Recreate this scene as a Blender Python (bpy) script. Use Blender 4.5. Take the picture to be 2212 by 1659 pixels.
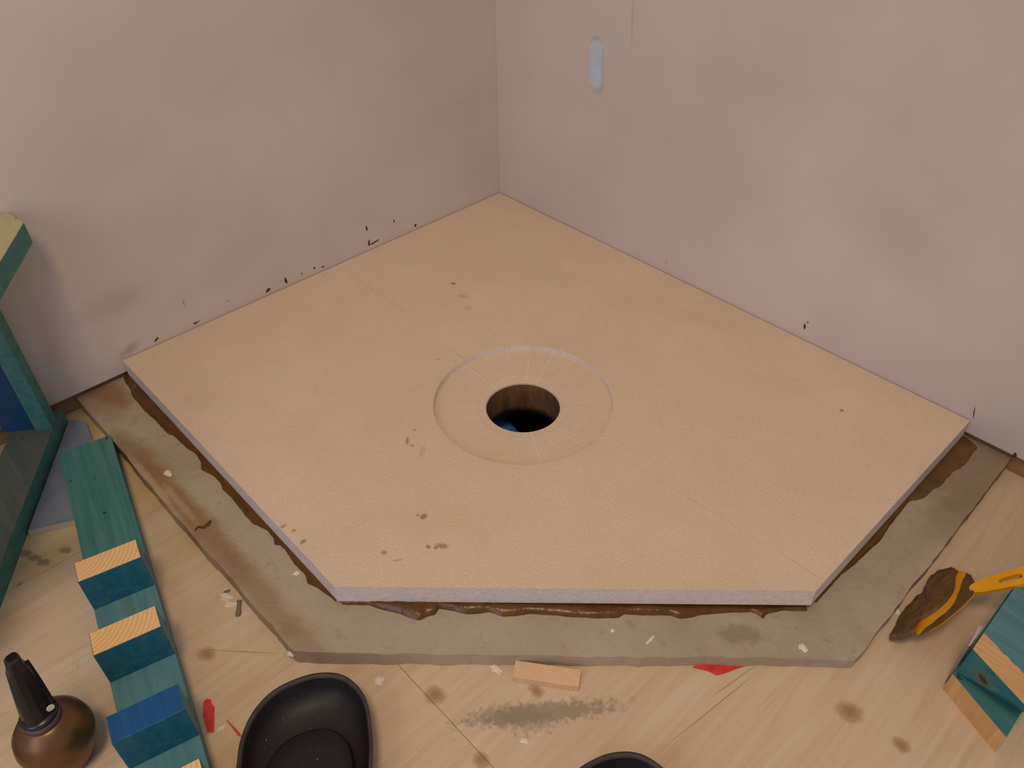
import bpy, bmesh, math, random
from mathutils import Vector, Matrix, noise
random.seed(7)
S = bpy.context.scene
COL = S.collection
for o in list(bpy.data.objects):
    bpy.data.objects.remove(o)

# ------------------------------------------------------------------ camera
W, H, F = 2212.0, 1659.0, 1737.0
CP = Vector((1.3342, -1.2067, 0.9736))
CR = Vector((0.6876, 0.7260, -0.0121)).normalized()
CF = Vector((-0.5602, 0.5199, -0.6449)).normalized()
CU = CR.cross(CF).normalized()
CR = CF.cross(CU).normalized()
cam = bpy.data.cameras.new('camera')
cam.sensor_width = 36.0
cam.lens = F / W * 36.0
cam.clip_start = 0.02
camo = bpy.data.objects.new('camera', cam)
COL.objects.link(camo)
m = Matrix((CR, CU, -CF)).transposed().to_4x4()
m.translation = CP
camo.matrix_world = m
S.camera = camo

# ------------------------------------------------------------------ light
S.view_settings.view_transform = 'Standard'
S.view_settings.look = 'None'
S.view_settings.gamma = 1.0
S.view_settings.use_curve_mapping = False
S.view_settings.exposure = 0.42
w = bpy.data.worlds.new('room_fill')
S.world = w
w.use_nodes = True
w.node_tree.nodes['Background'].inputs[0].default_value = (0.90, 0.86, 0.95, 1)
w.node_tree.nodes['Background'].inputs[1].default_value = 0.31


def light(name, kind, loc, target, energy, color, **kw):
    l = bpy.data.lights.new(name, kind)
    l.energy = energy
    l.color = color
    for k, v in kw.items():
        setattr(l, k, v)
    o = bpy.data.objects.new(name, l)
    COL.objects.link(o)
    o.location = loc
    d = Vector(target) - Vector(loc)
    o.rotation_euler = d.to_track_quat('-Z', 'Y').to_euler()
    return o


# warm work lamp hung above and behind-left of the photographer
light('work_lamp', 'SPOT', (1.40, -1.56, 2.35), (0.70, -0.66, 0.05), 62.0, (1.0, 0.72, 0.43),
      spot_size=math.radians(84), spot_blend=1.0, shadow_soft_size=0.26)
# cool daylight from the doorway behind the photographer
light('doorway_daylight', 'AREA', (1.25, -2.9, 1.3), (0.6, -0.5, 0.2), 7.5, (0.78, 0.82, 1.0),
      shape='RECTANGLE', size=0.9, size_y=1.6)


# ------------------------------------------------------------------ helpers
def ray(px, py):
    return CF * F + CR * (px - W / 2) - CU * (py - H / 2)


def onz(px, py, z):
    d = ray(px, py)
    return CP + d * ((z - CP.z) / d.z)


def onx(px, py, x):
    d = ray(px, py)
    return CP + d * ((x - CP.x) / d.x)


def ony(px, py, y):
    d = ray(px, py)
    return CP + d * ((y - CP.y) / d.y)


def lin(r, g, b):
    def c(v):
        v /= 255.0
        return v / 12.92 if v <= 0.04045 else ((v + 0.055) / 1.055) ** 2.4
    return (c(r), c(g), c(b), 1.0)


class NT:
    """small node-tree builder"""

    def __init__(self, name):
        self.m = bpy.data.materials.new(name)
        self.m.use_nodes = True
        self.t = self.m.node_tree
        self.b = self.t.nodes['Principled BSDF']
        self.b.inputs['Specular IOR Level'].default_value = 0.3

    def n(self, typ, **kw):
        nd = self.t.nodes.new(typ)
        for k, v in kw.items():
            setattr(nd, k, v)
        return nd

    def l(self, a, b):
        self.t.links.new(a, b)

    def coord(self, kind='Object'):
        return self.n('ShaderNodeTexCoord').outputs[kind]

    def geo(self):
        return self.n('ShaderNodeNewGeometry').outputs['Position']

    def mapping(self, vec, scale=(1, 1, 1), rot=(0, 0, 0), loc=(0, 0, 0)):
        mp = self.n('ShaderNodeMapping')
        mp.inputs['Scale'].default_value = scale
        mp.inputs['Rotation'].default_value = rot
        mp.inputs['Location'].default_value = loc
        self.l(vec, mp.inputs['Vector'])
        return mp.outputs[0]

    def noise(self, vec, scale, detail=4, rough=0.6, dist=0.0):
        nz = self.n('ShaderNodeTexNoise')
        nz.inputs['Scale'].default_value = scale
        nz.inputs['Detail'].default_value = detail
        nz.inputs['Roughness'].default_value = rough
        nz.inputs['Distortion'].default_value = dist
        self.l(vec, nz.inputs['Vector'])
        return nz.outputs['Fac']

    def ramp(self, fac, stops, interp='LINEAR'):
        rp = self.n('ShaderNodeValToRGB')
        rp.color_ramp.interpolation = interp
        el = rp.color_ramp.elements
        while len(el) < len(stops):
            el.new(0.5)
        for e, (p, c) in zip(el, stops):
            e.position = p
            e.color = c if len(c) == 4 else (*c, 1)
        self.l(fac, rp.inputs[0])
        return rp.outputs[0]

    def mix(self, fac, a, b, mode='MIX'):
        mx = self.n('ShaderNodeMix', data_type='RGBA', blend_type=mode)
        for sock, v in ((mx.inputs[0], fac), (mx.inputs[6], a), (mx.inputs[7], b)):
            if hasattr(v, 'is_output'):
                self.l(v, sock)
            else:
                sock.default_value = v
        return mx.outputs[2]

    def math(self, op, a, b=0.0, clamp=False):
        mt = self.n('ShaderNodeMath', operation=op, use_clamp=clamp)
        for i, v in enumerate((a, b)):
            if hasattr(v, 'is_output'):
                self.l(v, mt.inputs[i])
            else:
                mt.inputs[i].default_value = v
        return mt.outputs[0]

    def maprange(self, v, a, b, c=0.0, d=1.0, smooth=True):
        mr = self.n('ShaderNodeMapRange', interpolation_type='SMOOTHSTEP' if smooth else 'LINEAR')
        mr.inputs[1].default_value = a
        mr.inputs[2].default_value = b
        mr.inputs[3].default_value = c
        mr.inputs[4].default_value = d
        self.l(v, mr.inputs[0])
        return mr.outputs[0]

    def spot(self, base, pos, centre, radii, rot, color, amount=1.0, rag=0.45, nscale=120.0, edge=0.35, axis='Z'):
        """a stain with a ragged outline at a place of the surface"""
        v = self.n('ShaderNodeVectorMath', operation='SUBTRACT')
        self.l(pos, v.inputs[0])
        v.inputs[1].default_value = centre
        r3 = {'Z': (0, 0, -rot), 'X': (-rot, 0, 0), 'Y': (0, -rot, 0)}[axis]
        mp = self.n('ShaderNodeMapping', vector_type='POINT')
        mp.inputs['Rotation'].default_value = r3
        self.l(v.outputs[0], mp.inputs[0])
        sc = self.n('ShaderNodeVectorMath', operation='MULTIPLY')
        self.l(mp.outputs[0], sc.inputs[0])
        a, b = radii
        sc.inputs[1].default_value = {'Z': (1 / a, 1 / b, 0), 'X': (0, 1 / a, 1 / b), 'Y': (1 / a, 0, 1 / b)}[axis]
        ln = self.n('ShaderNodeVectorMath', operation='LENGTH')
        self.l(sc.outputs[0], ln.inputs[0])
        nz = self.noise(pos, nscale, 3, 0.65)
        d = self.math('ADD', ln.outputs['Value'], self.math('MULTIPLY', self.math('SUBTRACT', nz, 0.5), rag * 4))
        f = self.maprange(d, 1.0 + edge, 1.0 - edge, 0.0, amount)
        return self.mix(f, base, color)

    def finish(self, color, rough=0.7, bump=None, bump_d=0.002, bump_s=0.5, metallic=0.0, spec=None):
        if hasattr(color, 'is_output'):
            self.l(color, self.b.inputs['Base Color'])
        else:
            self.b.inputs['Base Color'].default_value = color
        if hasattr(rough, 'is_output'):
            self.l(rough, self.b.inputs['Roughness'])
        else:
            self.b.inputs['Roughness'].default_value = rough
        self.b.inputs['Metallic'].default_value = metallic
        if spec is not None:
            self.b.inputs['Specular IOR Level'].default_value = spec
        if bump is not None:
            bp = self.n('ShaderNodeBump')
            bp.inputs['Strength'].default_value = bump_s
            bp.inputs['Distance'].default_value = bump_d
            self.l(bump, bp.inputs['Height'])
            self.l(bp.outputs[0], self.b.inputs['Normal'])
        return self.m


def simple(name, c1, c2=None, scale=30, rough=0.7, bump=0.0, metallic=0.0, spec=0.3, stretch=(1, 1, 1), detail=4):
    t = NT(name)
    v = t.mapping(t.coord(), stretch)
    nz = t.noise(v, scale, detail)
    col = t.ramp(nz, [(0.32, c1), (0.68, c2 or c1)])
    return t.finish(col, rough, nz if bump else None, bump or 0.001, 0.6, metallic, spec)


def mesh_obj(name, verts, faces, mat=None, parent=None, smooth=False, mats=None, fmat=None, bevel=0.0):
    me = bpy.data.meshes.new(name)
    me.from_pydata([tuple(v) for v in verts], [], faces)
    me.update()
    for mm in (mats or [mat]):
        me.materials.append(mm)
    if fmat:
        for p, k in zip(me.polygons, fmat):
            p.material_index = k
    bm = bmesh.new()
    bm.from_mesh(me)
    bmesh.ops.recalc_face_normals(bm, faces=bm.faces)
    if bevel:
        bmesh.ops.bevel(bm, geom=list(bm.edges), offset=bevel, segments=2, affect='EDGES', profile=0.6)
    bm.to_mesh(me)
    bm.free()
    if smooth:
        for p in me.polygons:
            p.use_smooth = True
    o = bpy.data.objects.new(name, me)
    COL.objects.link(o)
    if parent:
        o.parent = parent
    return o


def prism(name, poly, z0, z1, mat=None, parent=None, mats=None, top=0, bottom=0, side=0, sides=None, poly_top=None, bevel=0.0):
    """vertical prism over a plan outline; top/bottom/side give material slots"""
    n = len(poly)
    pt = poly_top or poly
    v = [(x, y, z0) for x, y in poly] + [(x, y, z1) for x, y in pt]
    f = [list(range(n))[::-1], list(range(n, 2 * n))] + [[i, (i + 1) % n, n + (i + 1) % n, n + i] for i in range(n)]
    fm = [bottom, top] + (sides or [side] * n)
    return mesh_obj(name, v, f, mat, parent, False, mats, fm if mats else None, bevel)


def tag(o, label, cat, group=None, kind=None):
    if label:
        o['label'] = label
    if cat:
        o['category'] = cat
    if group:
        o['group'] = group
    if kind:
        o['kind'] = kind
    return o


def thing(name, label, cat, loc=(0, 0, 0), group=None):
    o = bpy.data.objects.new(name, None)
    COL.objects.link(o)
    o.location = loc
    o.empty_display_size = 0.05
    tag(o, label, cat, group)
    return o


def keep(child, parent):
    """parent a mesh built in world coordinates"""
    child.parent = parent
    child.matrix_parent_inverse = Matrix.Translation(parent.location).inverted()
    return child


def fbm(p, sc):
    return noise.fractal(Vector(p) * sc, 0.8, 2.0, 4)


# radial plate: hole at a centre, rings outwards, polygon rim
def radial_plate(name, centre, rings, poly, ztop, zbot, mat, parent=None, mats=None, seg=120, blend=5, wob=0.0, wobs=20, zhole=None, fm_side=0, zfun=None, ring_slots=()):
    cx, cy = centre
    angs = [2 * math.pi * i / seg for i in range(seg)]
    for (x, y) in poly:
        angs.append(math.atan2(y - cy, x - cx) % (2 * math.pi))
    angs = sorted(set(round(a, 6) for a in angs))

    def rim(a):
        dx, dy = math.cos(a), math.sin(a)
        best = None
        for i in range(len(poly)):
            (x1, y1), (x2, y2) = poly[i], poly[(i + 1) % len(poly)]
            ex, ey = x2 - x1, y2 - y1
            den = dx * ey - dy * ex
            if abs(den) < 1e-12:
                continue
            t = ((x1 - cx) * ey - (y1 - cy) * ex) / den
            s = ((x1 - cx) * dy - (y1 - cy) * dx) / den
            if t > 0 and -1e-6 <= s <= 1 + 1e-6 and (best is None or t < best):
                best = t
        return best
    n = len(angs)
    V, Fc, FM = [], [], []
    rows = []

    def row(fn):
        base = len(V)
        for a in angs:
            V.append(fn(a))
        rows.append(base)
    r0, z0 = rings[0]
    row(lambda a: (cx + r0 * math.cos(a), cy + r0 * math.sin(a), zhole if zhole is not None else zbot))
    for r, z in rings:
        row(lambda a, r=r, z=z: (cx + r * math.cos(a), cy + r * math.sin(a), z))
    rl, zl = rings[-1]

    def outp(a, k):
        R = rim(a)
        rr = rl + (R - rl) * k
        x, y = cx + rr * math.cos(a), cy + rr * math.sin(a)
        if k == 1 and wob:
            wv = wob * fbm((x, y, 0.3), wobs)
            x += wv * math.cos(a)
            y += wv * math.sin(a)
        zt = zfun(x, y) if zfun else ztop
        z = zl + (zt - zl) * min(1.0, k)
        return x, y, z
    for j in range(1, blend + 1):
        row(lambda a, k=j / blend: outp(a, k))
    row(lambda a: (*outp(a, 1)[:2], zbot))
    for ri in range(len(rows) - 1):
        for i in range(n):
            j = (i + 1) % n
            Fc.append([rows[ri] + i, rows[ri] + j, rows[ri + 1] + j, rows[ri + 1] + i])
            FM.append(fm_side if ri == len(rows) - 2 else (1 if ri in ring_slots else 0))
    for i in range(n):
        j = (i + 1) % n
        Fc.append([rows[-1] + i, rows[-1] + j, rows[0] + j, rows[0] + i])
        FM.append(0)
    return mesh_obj(name, V, Fc, mat, parent, False, mats, FM if mats else None)


# ------------------------------------------------------------------ materials
def wall_material(name, axis, extra=()):
    t = NT(name)
    p = t.geo()
    base = t.ramp(t.noise(p, 2.2, 5, 0.55), [(0.35, lin(196, 186, 180)), (0.65, lin(208, 199, 192))])
    for (c, rad, rot, col, am, rg, ns, ed) in extra:
        base = t.spot(base, p, c, rad, rot, col, am * (.5 if max(rad) > .03 else .8), rg, ns, ed, axis)
    fine = t.noise(p, 260, 3, 0.6)
    return t.finish(base, 0.62, fine, 0.0006, 0.25, spec=0.25)


Q = lambda px, py: tuple(onx(px, py, 0.0))
R_ = lambda px, py: tuple(ony(px, py, 0.0))
grey = lin(176, 170, 168)
left_marks = [
    (Q(245, 655), (0.055, 0.022), 0.0, lin(168, 162, 160), 0.75, 0.22, 25, 0.6),
    (Q(500, 560), (0.09, 0.03), 0.3, grey, 0.5, 0.3, 18, 0.7),
    (Q(330, 120), (0.16, 0.10), 0.0, grey, 0.55, 0.15, 8, 0.8),
    (Q(150, 350), (0.12, 0.06), 0.0, grey, 0.4, 0.2, 10, 0.8),
    (Q(280, 755), (0.020, 0.008), 0.3, lin(140, 130, 122), 0.6, 0.5, 90, 0.7),
    (Q(397, 655), (0.0016, 0.005), 0.0, lin(120, 100, 85), 0.7, 0.3, 300, 0.5),
    (Q(492, 650), (0.002, 0.002), 0.0, lin(120, 100, 85), 0.7, 0.3, 300, 0.5),
    (Q(985, 222), (0.05, 0.0012), -0.05, lin(165, 155, 148), 0.6, 0.1, 60, 0.6),
]
right_marks = [
    (R_(1950, 520), (0.12, 0.05), 0.4, grey, 0.55, 0.2, 9, 0.8),
    (R_(2050, 300), (0.10, 0.14), 0.0, grey, 0.4, 0.2, 8, 0.8),
    (R_(1366, 40), (0.0022, 0.045), -0.06, lin(170, 152, 130), 0.7, 0.15, 60, 0.6),
    (R_(1440, 566), (0.0016, 0.0016), 0.0, lin(110, 90, 75), 0.8, 0.2, 300, 0.4),
    (R_(2150, 985), (0.06, 0.006), -0.05, lin(120, 112, 105), 0.6, 0.6, 60, 0.6),
]
M = {}
M['wall_l'] = wall_material('primed_wallboard_left', 'X', left_marks)
M['wall_r'] = wall_material('primed_wallboard_right', 'Y', right_marks)

# foam tray
t = NT('shower_tray_foam')
p = t.geo()
DC = (0.589, -0.490)
base = t.ramp(t.noise(p, 7, 5, 0.6), [(0.3, lin(216, 194, 166)), (0.7, lin(224, 203, 178))])
pr = t.mapping(p, (1, 1, 1), (.55, .43, .31))
speck = t.noise(pr, 330, 3, 0.75)
base = t.mix(t.maprange(speck, 0.52, 0.72, 0, 0.6), base, lin(196, 172, 142))
base = t.mix(t.maprange(t.noise(pr, 260, 3, 0.75), 0.56, 0.72, 0, 0.6), base, lin(236, 220, 200))
# fine radial score marks round the drain
sv = t.n('ShaderNodeVectorMath', operation='SUBTRACT')
t.l(p, sv.inputs[0])
sv.inputs[1].default_value = (DC[0], DC[1], 0)
sx = t.n('ShaderNodeSeparateXYZ')
t.l(sv.outputs[0], sx.inputs[0])
ang = t.math('ARCTAN2', sx.outputs[1], sx.outputs[0])
sp = t.math('ABSOLUTE', t.math('SINE', t.math('MULTIPLY', ang, 11.0)))
rad = t.math('SQRT', t.math('ADD', t.math('MULTIPLY', sx.outputs[0], sx.outputs[0]), t.math('MULTIPLY', sx.outputs[1], sx.outputs[1])))
spw = t.math('MULTIPLY', t.maprange(t.math('MULTIPLY', sp, rad), 0.010, 0.002), t.maprange(rad, 0.152, 0.146))
spw = t.math('MULTIPLY', spw, t.maprange(t.noise(p, 14, 2), 0.42, 0.55))
base = t.mix(t.math('MULTIPLY', spw, 0.55), base, lin(238, 226, 210))
brown = lin(140, 112, 72)
G = lambda px, py, z=0.066: tuple(onz(px, py, z))
for (px, py, a, b, rot, am) in [(980, 613, .008, .0055, .5, .8), (1000, 640, .014, .010, .4, .3), (1010, 665, .012, .010, 0, .22),
                                (880, 952, .010, .004, -.6, .75), (890, 962, .006, .003, .3, .7), (895, 928, .003, .003, 0, .8),
                                (912, 975, .016, .006, -.9, .28),
                                (915, 1116, .006, .008, 0, .9), (903, 1113, .003, .003, 0, .7), (925, 1182, .005, .004, .3, .9),
                                (955, 1180, .011, .006, .6, .8), (942, 1184, .004, .004, 0, .9), (830, 1195, .006, .005, .3, .7), (857, 1212, .010, .002, 1.0, .5),
                                (612, 1138, .004, .007, 0, .7), (635, 1148, .004, .004, 0, .7), (655, 1172, .004, .006, .2, .9),
                                (1818, 888, .004, .004, 0, .9), (945, 775, .006, .0014, .6, .8),
                                (1045, 510, .05, .02, .5, .12), (1500, 690, .10, .03, .4, .16), (1700, 830, .08, .03, .3, .14), (1200, 600, .1, .04, 0, .14)]:
    base = t.spot(base, p, G(px, py), (a * .75, b * .75), rot, brown, am * (.85 if a < .03 else .3), 0.4, 260 if a < .03 else 30, 0.45)
# pencil lines drawn across the tray
for (p1, p2, am) in [((720, 570), (900, 690), .5), ((980, 755), (1070, 820), .4), ((1275, 945), (1770, 1250), .3), ((960, 745), (1015, 783), .5), ((1700, 1205), (1770, 1252), .5)]:
    a, b = onz(*p1, 0.066), onz(*p2, 0.066)
    mid = (a + b) / 2
    base = t.spot(base, p, tuple(mid), ((b - a).length / 2, 0.0009), math.atan2(b.y - a.y, b.x - a.x), lin(160, 140, 118), am * .6, 0.05, 200, 0.5)
foam_bump = t.noise(pr, 260, 4, 0.7)
M['foam'] = t.finish(base, 0.85, foam_bump, 0.0022, 0.7, spec=0.15)
M['foam_edge'] = simple('shower_tray_foam_edge_and_recess_shade', lin(222, 212, 206), lin(206, 196, 190), 160, 0.85, 0.001)  # cut foam core; its greyer tone also paints shade onto the recess wall

# cement bed
t = NT('cement_bed')
p = t.geo()
base = t.ramp(t.noise(p, 9, 6, 0.62), [(0.3, lin(164, 150, 128)), (0.7, lin(180, 168, 148))])
base = t.mix(t.maprange(t.noise(p, 45, 4, 0.7), 0.55, 0.72, 0, 0.5), base, lin(146, 130, 106))
B = lambda px, py: tuple(onz(px, py, 0.027))
ochre = lin(138, 106, 66)
for (px, py, a, b, rot, am) in [(300, 985, .09, .022, .1, .55), (370, 1065, .14, .016, .05, .75), (455, 1165, .10, .020, 0, .55), (560, 1280, .10, .020, 0, .55),
                                (235, 850, .05, .022, .3, .8), (215, 870, .05, .03, .2, .5), (660, 1390, .05, .02, 0, .35)]:
    base = t.spot(base, p, B(px, py), (a, b), rot, ochre, am, 0.3, 30, 0.6)
for (px, py, a, b, rot, am) in [(330, 1045, .08, .006, .0, .5), (390, 1090, .06, .006, .0, .45), (1600, 1365, .03, .014, .7, .55)]:
    base = t.spot(base, p, B(px, py), (a, b), rot, lin(190, 172, 142) if px < 1000 else lin(130, 112, 92), am, 0.5, 60, 0.5)
for (px, py, a, b, rot, am) in [(2110, 1020, .11, .05, 1.5, .6), (2060, 1110, .09, .03, 1.4, .35)]:
    base = t.spot(base, p, B(px, py), (a, b), rot, lin(128, 104, 76), am, 0.3, 25, 0.6)
bb = t.noise(p, 120, 5, 0.7)
M['bed'] = t.finish(base, 0.75, bb, 0.003, 0.5, spec=0.25)

# wet mortar
t = NT('wet_brown_mortar')
p = t.geo()
base = t.ramp(t.noise(p, 40, 5, 0.6), [(0.3, lin(80, 50, 15)), (0.7, lin(104, 69, 26))])
M['mortar'] = t.finish(base, 0.27, t.noise(p, 120, 3, 0.5), 0.002, 0.4, spec=0.4)
t = NT('damp_mortar_film')
p = t.geo()
base = t.ramp(t.noise(p, 50, 5, 0.6), [(0.3, lin(92, 66, 38)), (0.7, lin(108, 80, 50))])
M['film'] = t.finish(base, 0.6, t.noise(p, 160, 4, 0.6), 0.002, 0.4, spec=0.3)
M['splat'] = simple('dark_mortar_splash', lin(70, 44, 28), lin(92, 62, 40), 300, 0.6, 0.001)


# plywood floor
def ply(name, seed):
    t = NT(name)
    p = t.geo()
    st = t.mapping(p, (22, 1.6, 1), (0, 0, 0.04), (seed * 3.1, seed * 1.7, 0))
    g1 = t.noise(st, 2.2, 6, 0.65, 0.6)
    st2 = t.mapping(p, (150, 5, 1), (0, 0, 0.04), (seed, 0, 0))
    g2 = t.noise(st2, 1.6, 4, 0.6)
    base = t.ramp(g1, [(0.28, lin(196, 172, 142)), (0.5, lin(206, 184, 154)), (0.72, lin(213, 194, 168))])
    if seed == 1:
        base = t.mix(.5, base, lin(212, 182, 126))
    base = t.mix(t.maprange(g2, 0.52, 0.75, 0, 0.3), base, lin(184, 152, 114))
    base = t.mix(t.maprange(t.noise(p, 6, 5, 0.6), 0.52, 0.75, 0, 0.45), base, lin(206, 190, 168))
    base = t.mix(t.maprange(t.noise(p, 70, 3, 0.6), 0.68, 0.76, 0, 0.5), base, lin(150, 128, 98))
    base = t.mix(t.maprange(t.noise(p, 130, 2, 0.5), 0.74, 0.78, 0, 0.8), base, lin(232, 222, 210))
    Z = lambda px, py: tuple(onz(px, py, 0.0))
    knots = {
        1: [(185, 1500, .012, .008, .3), (45, 1485, .008, .006, 0)],
        2: [(447, 1413, .013, .010, .4), (940, 1502, .014, .012, .2), (1158, 1492, .011, .008, 0), (1040, 1642, .012, .009, 0), (1835, 1538, .017, .014, 0.6), (1948, 1610, .011, .009, 0)],
        3: [(1935, 1535, .002, .002, 0)],
    }
    for (px, py, a, b, rot) in knots[1 if seed == 1 else 2]:
        base = t.spot(base, p, Z(px, py), (a, b), rot, lin(170, 134, 98), 0.7, 0.2, 90, 0.3)
        base = t.spot(base, p, Z(px, py), (a * .5, b * .5), rot, lin(132, 100, 74), 0.45, 0.4, 120, 0.5)
    # cement scuff and drips with their own shape
    if seed != 1:
        ca, cb = onz(1045, 1552, 0), onz(1295, 1524, 0)
        cr = math.atan2(cb.y - ca.y, cb.x - ca.x)
        base = t.spot(base, p, Z(1172, 1540), (.088, .013), cr, lin(142, 130, 108), .8, .6, 110, 0.4)
        base = t.spot(base, p, Z(1120, 1550), (.040, .016), cr - .3, lin(142, 130, 108), .55, .8, 130, 0.4)
    else:
        for (px, py) in [(95, 1215), (55, 1195), (75, 1205), (50, 1265), (142, 1188), (30, 1330), (10, 1060 + 190)]:
            base = t.spot(base, p, Z(px, py), (.010, .006), .6, lin(128, 114, 88), .7, .5, 150, 0.4)
    # pencil and crack lines
    for (p1, p2) in [((440, 1403), (600, 1412)), ((1545, 1500), (1640, 1432)), ((1440, 1610), (1620, 1465))]:
        a, b = onz(*p1, 0), onz(*p2, 0)
        base = t.spot(base, p, tuple((a + b) / 2), ((b - a).length / 2, .0008), math.atan2(b.y - a.y, b.x - a.x), lin(130, 104, 78), .55, .08, 150, 0.5)
    return t.finish(base, 0.6, g2, 0.0015, 0.35, spec=0.25)


M['ply1'] = ply('spruce_plywood_a', 1)
M['ply2'] = ply('spruce_plywood_b', 2)
M['ply3'] = ply('spruce_plywood_c', 3)
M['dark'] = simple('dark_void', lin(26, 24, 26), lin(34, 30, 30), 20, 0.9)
M['rust'] = simple('rusty_brown_cut_wood', lin(92, 62, 36), lin(130, 96, 62), 45, 0.8, 0.004, stretch=(1, 1, .35))
M['pipe'] = simple('blue_drain_pipe', lin(70, 130, 215), lin(80, 140, 225), 10, 0.4)
M['sill'] = simple('dusty_sill_wood', lin(132, 100, 68), lin(158, 126, 92), 30, 0.8, 0.002, stretch=(1, .1, 1))
M['gypsum'] = simple('gypsum_core', lin(206, 198, 196), lin(190, 180, 176), 60, 0.85, 0.001)


def paint(name, c1, c2, c3, rot=0.0, wear=0.35, wearcol=None, rough=0.6):
    """stain-like paint on a board; the grain and bare wood show through"""
    t = NT(name)
    p = t.coord()
    st = t.mapping(p, (3, 60, 60))
    g = t.noise(st, 1.4, 5, 0.65, 0.4)
    base = t.ramp(g, [(0.25, c1), (0.5, c2), (0.78, c3)])
    base = t.mix(t.maprange(t.noise(t.mapping(p, (10, 40, 40)), 1.5, 4, 0.6), 0.58, 0.72, 0, wear), base, wearcol or lin(120, 112, 82))
    base = t.mix(t.maprange(t.noise(p, 60, 2, 0.5), 0.72, 0.76, 0, .8), base, lin(32, 42, 40))
    return t.finish(base, rough, g, 0.0012, 0.4, spec=0.35)


M['teal'] = paint('teal_wood_paint', lin(48, 104, 104), lin(64, 124, 120), lin(96, 134, 120))
M['teal_light'] = paint('pale_teal_wood_paint', lin(66, 116, 124), lin(82, 130, 136), lin(104, 142, 140), wear=.3)
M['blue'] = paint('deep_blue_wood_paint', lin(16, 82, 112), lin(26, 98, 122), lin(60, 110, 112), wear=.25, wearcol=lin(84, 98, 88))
M['shaded_blue'] = paint('shaded_blue_wood_paint', lin(14, 56, 96), lin(18, 66, 104), lin(26, 76, 104), wear=.1)  # shade on the end panel and board sides, painted in as dark blue
M['vivid'] = paint('vivid_blue_scuffed_paint', lin(16, 70, 122), lin(22, 80, 132), lin(36, 92, 140), wear=.4, wearcol=lin(70, 120, 150))
M['worn_shaded'] = paint('worn_shaded_grey_green_paint', lin(84, 94, 84), lin(98, 104, 92), lin(112, 114, 98), wear=.5, wearcol=lin(64, 104, 100))  # worn paint, its colour darkened further for the shadow over the runner
M['pale_top'] = paint('pale_green_washed_wood', lin(160, 164, 124), lin(178, 174, 132), lin(190, 180, 140), wear=.3, wearcol=lin(120, 150, 124))
t = NT('fresh_cut_end_grain')
p = t.coord()
wv = t.n('ShaderNodeTexWave', wave_type='RINGS', rings_direction='Z')
wv.inputs['Scale'].default_value = 55
wv.inputs['Distortion'].default_value = 1.2
wv.inputs['Detail'].default_value = 2
t.l(t.mapping(p, (1, 1, 1), (0, 0, 0), (0.055, 0.012, 0)), wv.inputs['Vector'])
col = t.ramp(wv.outputs['Color'], [(0.2, lin(224, 178, 118)), (0.8, lin(236, 196, 138))])
M['cut'] = t.finish(col, 0.75, None)
M['bare'] = simple('bare_softwood', lin(196, 150, 98), lin(214, 172, 118), 6, 0.75, 0.0008, stretch=(2, 40, 1))
M['offcut'] = simple('planed_pine', lin(226, 192, 154), lin(216, 178, 136), 3, 0.65, 0.0005, stretch=(3, 90, 90))
M['blueboard'] = simple('blue_grey_paper', lin(112, 122, 138), lin(138, 144, 154), 22, 0.8, 0.0005)
M['whitepaint'] = simple('lilac_white_paint', lin(200, 188, 190), lin(182, 170, 172), 50, 0.7)

# rubber
t = NT('black_dusty_rubber')
p = t.coord()
base = t.ramp(t.noise(p, 25, 5, 0.6), [(0.35, lin(24, 19, 22)), (0.7, lin(33, 27, 29))])
base = t.mix(t.maprange(t.noise(p, 330, 2, 0.5), 0.735, 0.77, 0, .8), base, lin(170, 140, 120))
M['rubber'] = t.finish(base, 0.5, t.noise(p, 300, 3), 0.0006, 0.4, spec=0.35)
M['rim'] = simple('worn_rubber_rim', lin(54, 47, 44), lin(66, 57, 52), 60, 0.55, spec=0.4)
M['bronze'] = simple('bronze_lacquered_metal', lin(128, 96, 66), lin(104, 76, 50), 25, 0.38, 0.0, metallic=0.75, spec=0.5)
M['collar'] = simple('grey_metal_collar', lin(112, 100, 104), lin(90, 80, 84), 40, 0.45, metallic=0.5)
M['blackpl'] = simple('glossy_black_plastic', lin(24, 20, 20), lin(34, 27, 25), 20, 0.25, spec=0.55)
M['yellow'] = simple('yellow_plastic', lin(236, 168, 18), lin(218, 146, 14), 30, 0.45, 0.0003, spec=0.4)
M['red'] = simple('red_plastic_film', lin(206, 44, 40), lin(220, 72, 62), 60, 0.4, spec=0.45)
M['white'] = simple('white_plaster', lin(232, 222, 208), lin(216, 202, 184), 120, 0.8, 0.001)
M['greydrip'] = simple('grey_cement_dab', lin(110, 102, 88), lin(126, 118, 102), 90, 0.8, 0.001)

# bluish streak: soft edged
t = NT('bluish_white_streak')
uv = t.coord()
sx = t.n('ShaderNodeSeparateXYZ')
t.l(uv, sx.inputs[0])
M['wall_streak'] = None

# ------------------------------------------------------------------ setting
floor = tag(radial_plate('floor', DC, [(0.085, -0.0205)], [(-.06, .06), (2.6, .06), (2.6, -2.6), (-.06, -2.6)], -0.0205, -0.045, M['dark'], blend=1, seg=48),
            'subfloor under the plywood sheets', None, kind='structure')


def sheet(poly, mat):
    return prism('plywood_sheet', poly, -0.02, 0.0, mat, floor, bevel=0.0003)


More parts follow.
